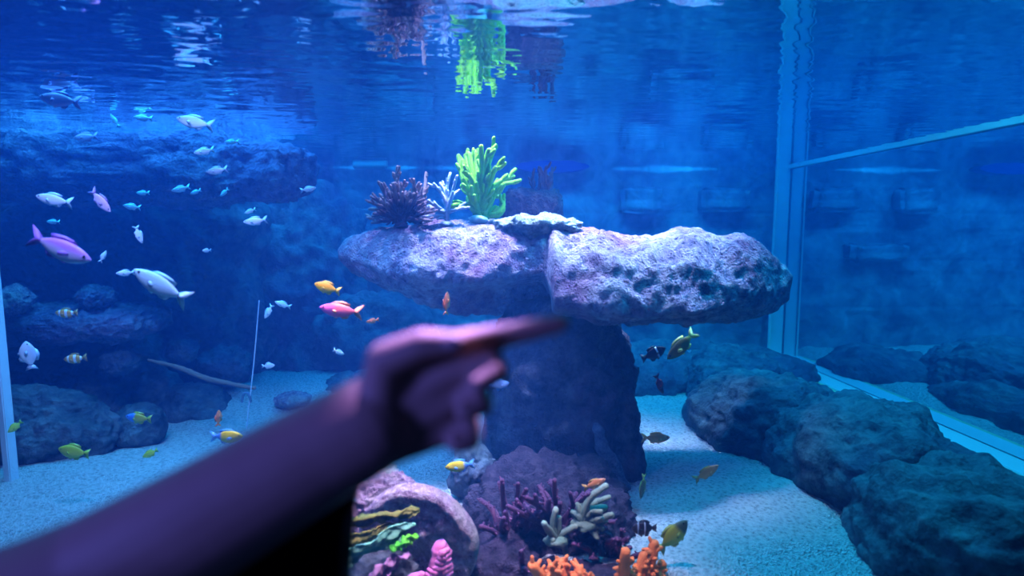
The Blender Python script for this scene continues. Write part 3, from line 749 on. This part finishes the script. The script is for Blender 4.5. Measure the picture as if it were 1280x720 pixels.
FK = {  # body material, fin material, height, thickness, forked
    'chromis': dict(m=fmat('chromis_skin', (.55, .95, 1.0), (.85, 1.0, 1.0)), f=fmat('chromis_fin', (.4, .75, .85), (.6, .85, .9)), h=.345, t=.15, fork=.9),
    'lilac': dict(m=fmat('pale_lilac_skin', (.8, .85, .95), (.95, .95, 1)), f=fmat('pale_lilac_fin', (.6, .7, .85), (.7, .75, .9)), h=.34, t=.15, fork=.9),
    'purple': dict(m=fmat('purple_skin', (.8, .25, .75), (.95, .9, 1), split=(-.1, .06)), f=fmat('purple_fin', (.5, .15, .6), (.5, .2, .7)), h=.36, t=.16, fork=.9),
    'pinkp': dict(m=fmat('dusty_pink_skin', (.95, .4, .65), (.95, .6, .8)), f=fmat('dusty_pink_fin', (.6, .25, .6), (.6, .3, .6)), h=.36, t=.15, fork=.9),
    'pink': dict(m=fmat('pink_orange_skin', (1, .22, .2), (1, .2, .35), head=(.12, (.95, .18, .5))), f=fmat('orange_fin', (1, .3, .15), (1, .35, .2)), h=.36, t=.15, fork=.9),
    'orange': dict(m=fmat('orange_skin', (1, .25, .08), (1, .35, .15)), f=fmat('deep_orange_fin', (.9, .2, .08), (1, .3, .1)), h=.38, t=.16, fork=.7),
    'dusk': dict(m=fmat('brown_orange_skin', (.55, .18, .05), (.8, .35, .12), head=(.25, (.75, .3, .15))), f=fmat('dull_orange_fin', (.5, .25, .05), (.6, .3, .1)), h=.36, t=.16, fork=.7),
    'yellow': dict(m=fmat('yellow_skin', (1, .5, .0), (1, .6, .0)), f=fmat('yellow_fin', (.95, .55, .05), (.95, .6, .05)), h=.44, t=.16, fork=.5),
    'lemon': dict(m=fmat('lemon_green_skin', (.55, .65, .03), (.7, .75, .08)), f=fmat('lemon_fin', (.5, .6, .05), (.5, .6, .05)), h=.48, t=.17, fork=.4),
    'yblue': dict(m=fmat('yellow_with_blue_tail_skin', (.75, .65, .03), (.8, .75, .08), tail=(-.22, (.1, .35, .9))), f=fmat('blue_fin', (.1, .4, .95), (.2, .5, .95)), h=.42, t=.16, fork=.6),
    'bluehead': dict(m=fmat('yellow_with_blue_head_skin', (.45, .45, .03), (.5, .5, .08), head=(.1, (.08, .3, .85))), f=fmat('olive_yellow_fin', (.45, .45, .05), (.5, .5, .05)), h=.42, t=.16, fork=.5),
    'clown': dict(m=fmat('clownfish_skin', (.75, .3, .03), (.85, .45, .05), bands=[(.2, .3, (.85, .9, .95)), (-.12, .0, (.85, .9, .95)), (-.36, -.28, (.85, .9, .95))]), f=fmat('clownfish_fin', (.4, .2, .05), (.5, .3, .1)), h=.42, t=.2, fork=.1),
    'white': dict(m=fmat('white_blue_skin', (.7, .8, .95), (.9, .95, 1)), f=fmat('white_fin', (.6, .75, .95), (.7, .8, .95)), h=.5, t=.16, fork=.4),
    'blue': dict(m=fmat('sky_blue_skin', (.12, .35, .8), (.25, .5, .9)), f=fmat('sky_blue_fin', (.1, .3, .75), (.2, .4, .8)), h=.5, t=.15, fork=.3),
    'black': dict(m=fmat('black_skin', (.01, .01, .015), (.02, .02, .03), bands=[(.08, .15, (.6, .75, .9))]), f=fmat('black_fin', (.01, .01, .015), (.02, .02, .02)), h=.5, t=.16, fork=.2),
    'striped': dict(m=fmat('black_white_skin', (.02, .02, .03), (.03, .03, .04), bands=[(-.08, -.03, (.6, .75, .9)), (.2, .26, (.3, .45, .6))]), f=fmat('dark_fin', (.02, .02, .03), (.02, .02, .02)), h=.6, t=.18, fork=.1),
    'olive': dict(m=fmat('olive_skin', (.14, .12, .03), (.22, .2, .05), tail=(-.3, (.7, .65, .1))), f=fmat('pale_yellow_fin', (.8, .75, .2), (.8, .75, .2)), h=.38, t=.15, fork=.9),
    'ytang': dict(m=fmat('olive_yellow_skin', (.38, .4, .03), (.6, .58, .06), head=(.2, (.1, .14, .08))), f=fmat('olive_yellow_dull_fin', (.3, .32, .05), (.4, .4, .05)), h=.46, t=.16, fork=.4),
    'maroonf': dict(m=fmat('dark_maroon_skin', (.08, .01, .04), (.12, .02, .05)), f=fmat('dark_maroon_fin', (.06, .01, .04), (.1, .02, .05)), h=.3, t=.16, fork=.5),
}
k = N('fish_eye'); k.principled((.005, .005, .01), .15, spec=.6); EYEM = k.m

def fish_meshes(kind):
    d = FK[kind]; h, t, fork = d['h'], d['t'], d['fork']
    prof = [(.50, .03), (.47, .2), (.40, .46), (.30, .72), (.18, .92), (.05, 1.0), (-.08, .93), (-.20, .74), (-.29, .5), (-.35, .32), (-.385, .24)]
    bm = bmesh.new(); rings = []
    S = 20
    for x, f in prof:
        ring = []
        for s in range(S):
            a = 2*PI*s/S
            zz = math.sin(a)*h/2*f; yy = math.cos(a)*t/2*(f**.8 if x > -.2 else f**.9)
            zz *= 1.0 if zz > 0 else 1.05
            ring.append(bm.verts.new((x, yy, zz - .02*f)))
        rings.append(ring)
    for A, B in zip(rings, rings[1:]):
        for s in range(S): bm.faces.new((A[s], B[s], B[(s+1) % S], A[(s+1) % S]))
    bm.faces.new(rings[0]); bm.faces.new(rings[-1][::-1])
    bmesh.ops.recalc_face_normals(bm, faces=bm.faces)
    out = {}
    def to_me(nm, bm, mat):
        me = bpy.data.meshes.new(nm); bm.to_mesh(me); bm.free(); me.polygons.foreach_set('use_smooth', [True]*len(me.polygons)); me.materials.append(mat); return me
    out['body'] = to_me('body', bm, d['m'])
    def fin(nm, outline, th=.012, y=0.0, rot=None):
        bm = bmesh.new(); c = Vector((sum(p[0] for p in outline)/len(outline), 0, sum(p[1] for p in outline)/len(outline)))
        e = [bm.verts.new((p[0], 0, p[1])) for p in outline]
        for sgn in (1, -1):
            cc = bm.verts.new((c.x, sgn*th, c.z))
            for i in range(len(e)):
                f = (e[i], e[(i+1) % len(e)], cc); bm.faces.new(f if sgn < 0 else f[::-1])
        if rot: bmesh.ops.transform(bm, matrix=rot, verts=bm.verts)
        return to_me(nm, bm, d['f'])
    hh = h/2; f_ = fork
    out['tail_fin'] = fin('tail_fin', [(-.36, .04), (-.45, .12), (-.60, .20), (-.56, .09), (-.60+.14*f_, .0), (-.56, -.10), (-.60, -.21), (-.45, -.13), (-.36, -.05)])
    out['dorsal_fin'] = fin('dorsal_fin', [(.22, hh*.78), (.12, hh*1.15), (-.02, hh*1.25), (-.16, hh*1.15), (-.27, hh*.95), (-.25, hh*.5), (-.05, hh*.8)])
    out['anal_fin'] = fin('anal_fin', [(-.02, -hh*.9), (-.10, -hh*1.28), (-.22, -hh*1.2), (-.27, -hh*.75), (-.22, -hh*.6)])
    out['pelvic_fin'] = fin('pelvic_fin', [(.16, -hh*.85), (.10, -hh*1.25), (.02, -hh*1.3), (.05, -hh*.9)])
    R = Matrix.Translation((.16, t*.46, -.04)) @ Matrix.Rotation(math.radians(-28), 4, 'Z')
    out['pectoral_fin'] = fin('pectoral_fin', [(0, .02), (-.08, .05), (-.16, .02), (-.15, -.05), (-.06, -.05), (0, -.02)], .006, rot=R)
    R2 = Matrix.Translation((.16, -t*.46, -.04)) @ Matrix.Rotation(math.radians(28), 4, 'Z')
    out['pectoral_fin2'] = fin('pectoral_fin', [(0, .02), (-.08, .05), (-.16, .02), (-.15, -.05), (-.06, -.05), (0, -.02)], .006, rot=R2)
    for sgn, nm in ((1, 'eye'), (-1, 'eye2')):
        bm = bmesh.new(); bmesh.ops.create_uvsphere(bm, u_segments=10, v_segments=8, radius=.024)
        bmesh.ops.translate(bm, verts=bm.verts, vec=(.385, sgn*t*.5*.46, h*.06))
        me = to_me('eye', bm, EYEM); out[nm] = me
    return out
FM = {}
def fish(kind, px, py, Y, lpx, ang, label, turn=0, group=None, name='reef_fish', roll=0):
    """ang: heading in the picture plane, degrees counter-clockwise from pointing right; turn: swung toward/away from the viewer"""
    if kind not in FM: FM[kind] = fish_meshes(kind)
    p = at(px, py, Y); L = lpx*Y/F/1.08
    flip = math.cos(math.radians(ang)) < 0
    root = empty(name, p, (0, 0, 0), L)
    if flip: R = Matrix.Rotation(math.radians(180+turn), 3, 'Z') ; pitch = math.radians(180-ang)
    else: R = Matrix.Rotation(math.radians(turn), 3, 'Z'); pitch = math.radians(ang)
    # pitch: nose up about the fish's own cross axis
    R = R @ Matrix.Rotation(-pitch, 3, 'Y') @ Matrix.Rotation(math.radians(roll), 3, 'X')
    root.rotation_euler = R.to_euler()
    tag(root, label, 'fish', group)
    for key, me in FM[kind].items():
        if lpx < 16 and key in ('pelvic_fin', 'pectoral_fin', 'pectoral_fin2', 'eye2'): continue
        nm = key.rstrip('2')
        link(bpy.data.objects.new(nm, me), root)
    return root

CG = 'small pale chromis school at left'
LIST = [
 ('pinkp', 73, 124, 2.30, 48, 172, 'dusty pink fish swimming highest of all, near the upper left corner', 0, None),
 ('pinkp', 106, 171, 2.75, 28, 185, 'faint pink fish in front of the upper ledge, below the highest pink fish', 0, None),
 ('chromis', 143, 150, 2.7, 16, 120, 'small pale fish seen obliquely, just above the upper ledge, right of the faint pink fish', 55, CG),
 ('lilac', 178, 147, 2.7, 22, 175, 'small pale fish above the upper ledge near the large pale one', 0, CG),
 ('chromis', 242, 152, 2.2, 44, 168, 'large pale blue fish right above the middle of the upper ledge', 0, CG),
 ('chromis', 254, 189, 2.35, 25, 190, 'bright pale cyan fish in front of the upper ledge, below the large pale one', 0, CG),
 ('chromis', 289, 177, 2.7, 16, 185, 'small pale fish at the top right of the upper ledge', 20, CG),
 ('lilac', 270, 213, 2.35, 26, 188, 'pale round fish in front of the lower lip of the upper ledge', 0, CG),
 ('lilac', 66, 249, 2.2, 43, 168, 'pale lilac fish heading left above the big purple fish', 0, CG),
 ('pinkp', 127, 252, 2.25, 34, -52, 'pink fish diving to the right beside the pale lilac fish', 0, None),
 ('chromis', 178, 241, 2.7, 16, 180, 'tiny cyan fish right under the upper ledge, left of the curled pair', 0, CG),
 ('chromis', 225, 236, 2.6, 21, 195, 'small cyan fish with drooping tail, right under the middle of the ledge', 20, CG),
 ('chromis', 244, 240, 2.75, 14, 200, 'tiny cyan fish, middle one of three under the right half of the ledge', 0, CG),
 ('chromis', 280, 241, 2.75, 14, 222, 'tiny cyan fish slanting down-left, rightmost of those just under the ledge', 0, CG),
 ('chromis', 164, 258, 2.6, 21, 172, 'slim cyan fish heading left below the tiny one under the ledge', 0, CG),
 ('chromis', 66, 277, 2.7, 16, 178, 'tiny cyan fish just above the big purple fish', 0, CG),
 ('purple', 79, 311, 1.75, 76, -24, 'big purple-backed fish with white belly swimming right at left', 0, None),
 ('lilac', 129, 320, 2.4, 16, 60, 'tiny white fish off the nose of the big purple fish', 60, CG),
 ('lilac', 174, 294, 2.4, 22, -75, 'narrow pale fish pointing straight down above the large pale blue fish', 35, CG),
 ('lilac', 156, 341, 2.3, 22, 180, 'small pale fish seen nearly end on, beside the head of the large pale blue fish', 60, CG),
 ('chromis', 199, 355, 1.8, 74, 148, 'large pale blue fish with forked tail heading up-left, right of the big purple fish', 0, None),
 ('lilac', 258, 313, 2.6, 14, 180, 'tiny pale fish alone in open water, seen end on', 70, CG),
 ('lilac', 318, 276, 2.4, 29, 186, 'pale lilac fish with its tail to the right, at the right edge of the school', 0, CG),
 ('chromis', 312, 264, 2.6, 15, 200, 'tiny cyan fish touching the back of the pale lilac fish at the school edge', 0, CG),
 ('lilac', 386, 236, 2.6, 19, 12, 'small pale fish heading right, farthest right of the school', 10, CG),
 ('chromis', 335, 390, 2.5, 20, 240, 'pale cyan fish diving down-left at the top of the thin rod', 0, CG),
 ('chromis', 353, 380, 2.5, 21, 160, 'pale cyan fish heading up-left just right of the thin rod', 0, CG),
 ('clown', 82, 391, 2.5, 27, 180, 'banded clownfish in front of the lower left ledge', 0, 'clownfish at left'),
 ('clown', 93, 448, 2.5, 28, 185, 'banded clownfish swimming in the dark below the lower left ledge', 0, 'clownfish at left'),
 ('white', 36, 443, 2.3, 36, 96, 'white fish pointing straight up at the far left edge', 25, None),
 ('bluehead', 172, 522, 2.35, 32, 172, 'blue-headed yellow fish in front of the domed dark rock', 0, None),
 ('lemon', 91, 564, 2.2, 38, 168, 'yellow-green fish close above the sand at lower left', 0, None),
 ('lemon', 187, 567, 2.3, 18, 200, 'small dull yellow fish touching the left sand bank', 30, None),
 ('lemon', 18, 534, 2.35, 18, 215, 'tiny slim yellow fish at the far left edge near the seam', 55, None),
 ('white', 336, 457, 2.5, 15, 0, 'tiny white fish with a dark tail right of the thin rod', 20, None),
 ('orange', 273, 522, 2.2, 21, 84, 'tiny orange fish nose up over the far sand left of the rod', 40, None),
 ('yblue', 285, 545, 2.0, 40, 0, 'yellow fish with blue tail just above the forearm', 0, None),
 ('yellow', 408, 359, 2.1, 33, 162, 'bright yellow fish right above the pink-orange fish', 0, None),
 ('pink', 424, 387, 1.9, 53, 172, 'vivid pink-orange fish heading left above the hand', 0, None),
 ('orange', 465, 401, 2.3, 16, 190, 'tiny orange fish behind the tail of the vivid pink-orange fish', 10, None),
 ('orange', 558, 378, 2.05, 30, 84, 'orange fish nose up against the underside of the rock shelf', 50, None),
 ('chromis', 424, 440, 2.3, 17, -30, 'tiny pale fish just above the thumb', 40, None),
 ('blue', 625, 481, 1.9, 26, 12, 'small blue fish in front of the pillar right of the hand', 0, None),
 ('yblue', 573, 582, 1.85, 38, 186, 'yellow fish with blue tail above the round disc rock', 0, None),
 ('black', 818, 441, 2.2, 34, 25, 'black fish with a curved white mark below the shelf', 0, None),
 ('olive', 850, 433, 2.2, 50, 226, 'olive fish with pale yellow tail diving below the right end of the shelf', 0, None),
 ('maroonf', 825, 481, 2.2, 30, -66, 'slim dark maroon fish below the black fish', 20, None),
 ('dusk', 821, 547, 2.3, 38, 0, 'brown-orange fish above the right sand beside the upright rock', 0, None),
 ('dusk', 884, 590, 2.2, 38, 32, 'orange fish slanting upward over the right sand by the boulders', 0, None),
 ('dusk', 744, 604, 1.75, 32, 22, 'dull orange fish just above the pale sage-green coral', 0, None),
 ('olive', 803, 609, 2.2, 34, -102, 'slim olive fish pointing down along the edge of the right sand', 40, None),
 ('striped', 804, 660, 1.74, 34, 180, 'black fish with pale bars beside the orange coral', 0, None),
 ('ytang', 842, 668, 1.75, 56, 48, 'olive-yellow fish with dark head right above the orange coral', 0, None),
]
for kd, px, py, Y, lp, ang, lab, turn, grp in LIST:
    fish(kd, px, py, Y, lp, ang, lab, turn, grp, 'clownfish' if kd == 'clown' else 'reef_fish')

# ------------------------------------------------------------------ the pointing arm
def blob(bm, a, b, ra, rb, seg=20, fa=1.0):
    """tapered capsule from a to b"""
    a = Vector(a); b = Vector(b); d = b-a; L = d.length; t = d.normalized()
    u = t.cross(Vector((0, 1, .1))).normalized(); w = t.cross(u)
    rings = []
    seq = [(-ra*math.cos(x), ra*math.sin(x)) for x in (0.12, .5, .9, 1.25)] + [(L*i/6, ra+(rb-ra)*i/6) for i in range(7)] + [(L+rb*math.sin(x), rb*math.cos(x)) for x in (.3, .7, 1.1, 1.45)]
    for s, r in seq:
        rings.append([bm.verts.new(a+t*s+(u*math.cos(2*PI*k_/seg)+w*math.sin(2*PI*k_/seg)*fa)*r) for k_ in range(seg)])
    for A, B in zip(rings, rings[1:]):
        for s in range(seg): bm.faces.new((A[s], A[(s+1) % seg], B[(s+1) % seg], B[s]))
    bm.faces.new(rings[0][::-1]); bm.faces.new(rings[-1])

def chain(bm, pts, rad, fa=1.0):
    for (a, b), (ra, rb) in zip(zip(pts, pts[1:]), zip(rad, rad[1:])): blob(bm, a, b, ra, rb, 20, fa)

Yh = .43
A = lambda px, py, dy=0.0: at(px, py, Yh+dy)
bm = bmesh.new()
# forearm and upper arm
chain(bm, [A(462, 532, .0), A(400, 566, -.005), A(250, 655, -.02), A(120, 730, -.03), A(-40, 800, -.05)], [.038, .040, .045, .050, .052], .85)
chain(bm, [A(-40, 800, -.05), at(-260, 900, .32), at(-520, 1000, .25)], [.049, .052, .056], .95)
# palm
kn = {'index': A(542, 438, .0), 'middle': A(560, 466, -.002), 'ring': A(565, 498, .0), 'little': A(556, 536, .004)}
wr = [A(468, 505, .0), A(474, 522), A(474, 542), A(470, 562)]
for w_, kk in zip(wr, kn.values()): blob(bm, w_, kk, .017, .0135, 18, .9)
blob(bm, A(490, 500), A(540, 500), .028, .022, 20, .6)
# fingers
chain(bm, [kn['index'], A(610, 423, .0), A(660, 413, .0), A(702, 404, .0)], [.0122, .0100, .0088, .0070])
chain(bm, [kn['middle'], A(612, 449, -.004), A(622, 466, -.014), A(598, 480, -.020)], [.0122, .0105, .0092, .0078])
chain(bm, [kn['ring'], A(594, 488, -.004), A(603, 506, -.014), A(580, 514, -.020)], [.0118, .0102, .0090, .0076])
chain(bm, [kn['little'], A(588, 530, .0), A(590, 550, -.008), A(568, 556, -.013)], [.0110, .0092, .0082, .0070])
# thumb, leaving the side of the palm near its base and lying along the top
chain(bm, [A(476, 498, -.004), A(482, 450, -.012), A(528, 430, -.020), A(566, 428, -.022)], [.018, .0145, .0115, .0085])
k = N('skin'); v = k.pos('Object'); n1 = k.noise(v, 25, 5, .6); n2 = k.noise(v, 220, 3, .6)
k.principled(k.mix(n1, (.42, .24, .19), (.55, .33, .26)), .55, n2, .15, .001, .35); M['skin'] = k.m
tmp = mesh_obj('tmp', bm, M['skin'])
rm = tmp.modifiers.new('r', 'REMESH'); rm.mode = 'VOXEL'; rm.voxel_size = .0022
sm = tmp.modifiers.new('s', 'SMOOTH'); sm.factor = .6; sm.iterations = 9
bpy.context.view_layer.update()
dg = bpy.context.evaluated_depsgraph_get()
me = bpy.data.meshes.new_from_object(tmp.evaluated_get(dg))
bpy.data.objects.remove(tmp)
me.name = 'body'; me.materials.clear(); me.materials.append(M['skin'])
me.polygons.foreach_set('use_smooth', [True]*len(me.polygons))
person = empty('person', (0, 0, 0)); tag(person, 'person at lower left holding out an arm, index finger pointing at the rock shelf', 'person')
link(bpy.data.objects.new('body', me), person)
# finger nail of the thumb
M['nail'] = plain_mat('nail', (.6, .4, .36), .3, 30, .05)
bm = bmesh.new(); bmesh.ops.create_icosphere(bm, subdivisions=3, radius=1)
for vv in bm.verts: vv.co = Vector((vv.co.x*.0075, vv.co.y*.0028, vv.co.z*.005))
mesh_obj('thumb_nail', bm, M['nail'], person, True, A(566, 428, -.0295))
# loose black sleeve hanging under the forearm
M['cloth'] = plain_mat('black_cloth', (.006, .005, .008), .95, 60, .4, .002, .4, .05)
V = []; Fc = []
sec = [((446, 604), (440, 640), .035), ((434, 612), (432, 760), .045), ((380, 650), (410, 860), .05), ((300, 700), (380, 940), .055), ((180, 770), (330, 1010), .06), ((40, 850), (240, 1080), .07)]
S = 28
def catm(tab, t):
    f = t*(len(tab)-1); i = min(int(f), len(tab)-2); g = f-i
    l = lambda a, b: a+(b-a)*g
    a, b = tab[i], tab[i+1]
    return (l(a[0][0], b[0][0]), l(a[0][1], b[0][1])), (l(a[1][0], b[1][0]), l(a[1][1], b[1][1])), l(a[2], b[2])
NR = 40
for i in range(NR+1):
    p0, p1, w = catm(sec, i/NR)
    a = at(*p0, Yh+.03); b = at(*p1, Yh+.05); m_ = (a+b)/2; hz = (a-b)/2
    for s in range(S):
        th = 2*PI*s/S; fold = 1+.10*math.sin(th*5+i*.25)
        V.append(m_+hz*math.cos(th)+Vector((0, 1, 0))*math.sin(th)*w*.5*fold)
for i in range(NR):
    for s in range(S):
        Fc.append((i*S+s, i*S+(s+1) % S, (i+1)*S+(s+1) % S, (i+1)*S+s))
Fc.append(tuple(range(S))); Fc.append(tuple(NR*S+s for s in range(S)))
sl = np_mesh('sleeve', V, Fc, M['cloth'], person); sl['label'] = 'loose black cloth hanging below the forearm'

# ------------------------------------------------------------------ lights
def area(name, loc, sx, sy, col, e, rot=(0, 0, 0), spread=PI):
    d = bpy.data.lights.new(name, 'AREA'); d.shape = 'RECTANGLE'; d.size = sx; d.size_y = sy
    d.color = col; d.energy = e; d.spread = spread
    o = bpy.data.objects.new(name, d); o.location = loc; o.rotation_euler = rot; COL.objects.link(o); return o
area('lamp_reef', (.35, 2.62, 2.75), 1.3, .25, (.60, .54, 1.0), 26, (0, 0, 0), math.radians(31))
area('lamp_back', (.2, 4.0, 2.6), 4.2, .5, (.006, .31, 1.0), 140, (math.radians(24), 0, 0))
area('lamp_right', (1.35, 2.5, 2.7), .7, 1.2, (.015, .50, 1.0), 105)
area('lamp_left', (-1.6, 2.7, 2.7), 1.6, 1.0, (.03, .38, 1.0), 135)
area('fill_left_fish', (-1.0, 1.35, 2.35), 1.2, .15, (.26, .36, 1.0), 30, (math.radians(32), 0, math.radians(14)), math.radians(110))  # added fill, brightens the sides of the left fish
area('fill_low_corals', (.0, 1.42, 2.6), .3, .12, (.95, .62, 1.0), 8.5, (math.radians(6), 0, 0), math.radians(34))  # added whiter fill for the disc rock and low corals
# added reddish light that livens the yellow and pink fish
area('fill_centre_fish', (-.55, 1.75, 2.6), .25, .2, (1.0, .5, .7), 4.5, (math.radians(4), 0, 0), math.radians(28))
def spot(name, loc, target, col, e, ang, size=.05):
    d = bpy.data.lights.new(name, 'SPOT'); d.color = col; d.energy = e; d.spot_size = math.radians(ang); d.spot_blend = .6; d.shadow_soft_size = size
    o = bpy.data.objects.new(name, d); o.location = loc
    o.rotation_euler = (Vector(target)-Vector(loc)).to_track_quat('-Z', 'Y').to_euler(); COL.objects.link(o); return o
spot('hand_rim_light', (.12, 1.0, 2.25), A(552, 418), (.42, .29, 1.0), 900, 4.6, .03)  # added rim light on top of the hand, no actual fitting
spot('arm_fill_light', (-2.4, -.9, 1.3), A(300, 620), (.12, .15, 1.0), 250, 22, .3)  # added fill for the forearm, stands in for dim hall light

w = bpy.data.worlds.new('world'); SC.world = w; w.use_nodes = True
bg = w.node_tree.nodes['Background']; bg.inputs[0].default_value = (.02, .06, .3, 1); bg.inputs[1].default_value = .12

SC.view_settings.view_transform = 'Standard'; SC.view_settings.look = 'None'
SC.view_settings.gamma = 1; SC.view_settings.use_curve_mapping = False
SC.view_settings.exposure = 0.0
cy = SC.cycles
cy.use_denoising = True
cy.max_bounces = 8; cy.diffuse_bounces = 2; cy.glossy_bounces = 4; cy.transmission_bounces = 4; cy.transparent_max_bounces = 12; cy.volume_bounces = 0
cy.caustics_reflective = False; cy.caustics_refractive = False
cy.sample_clamp_indirect = 3.0
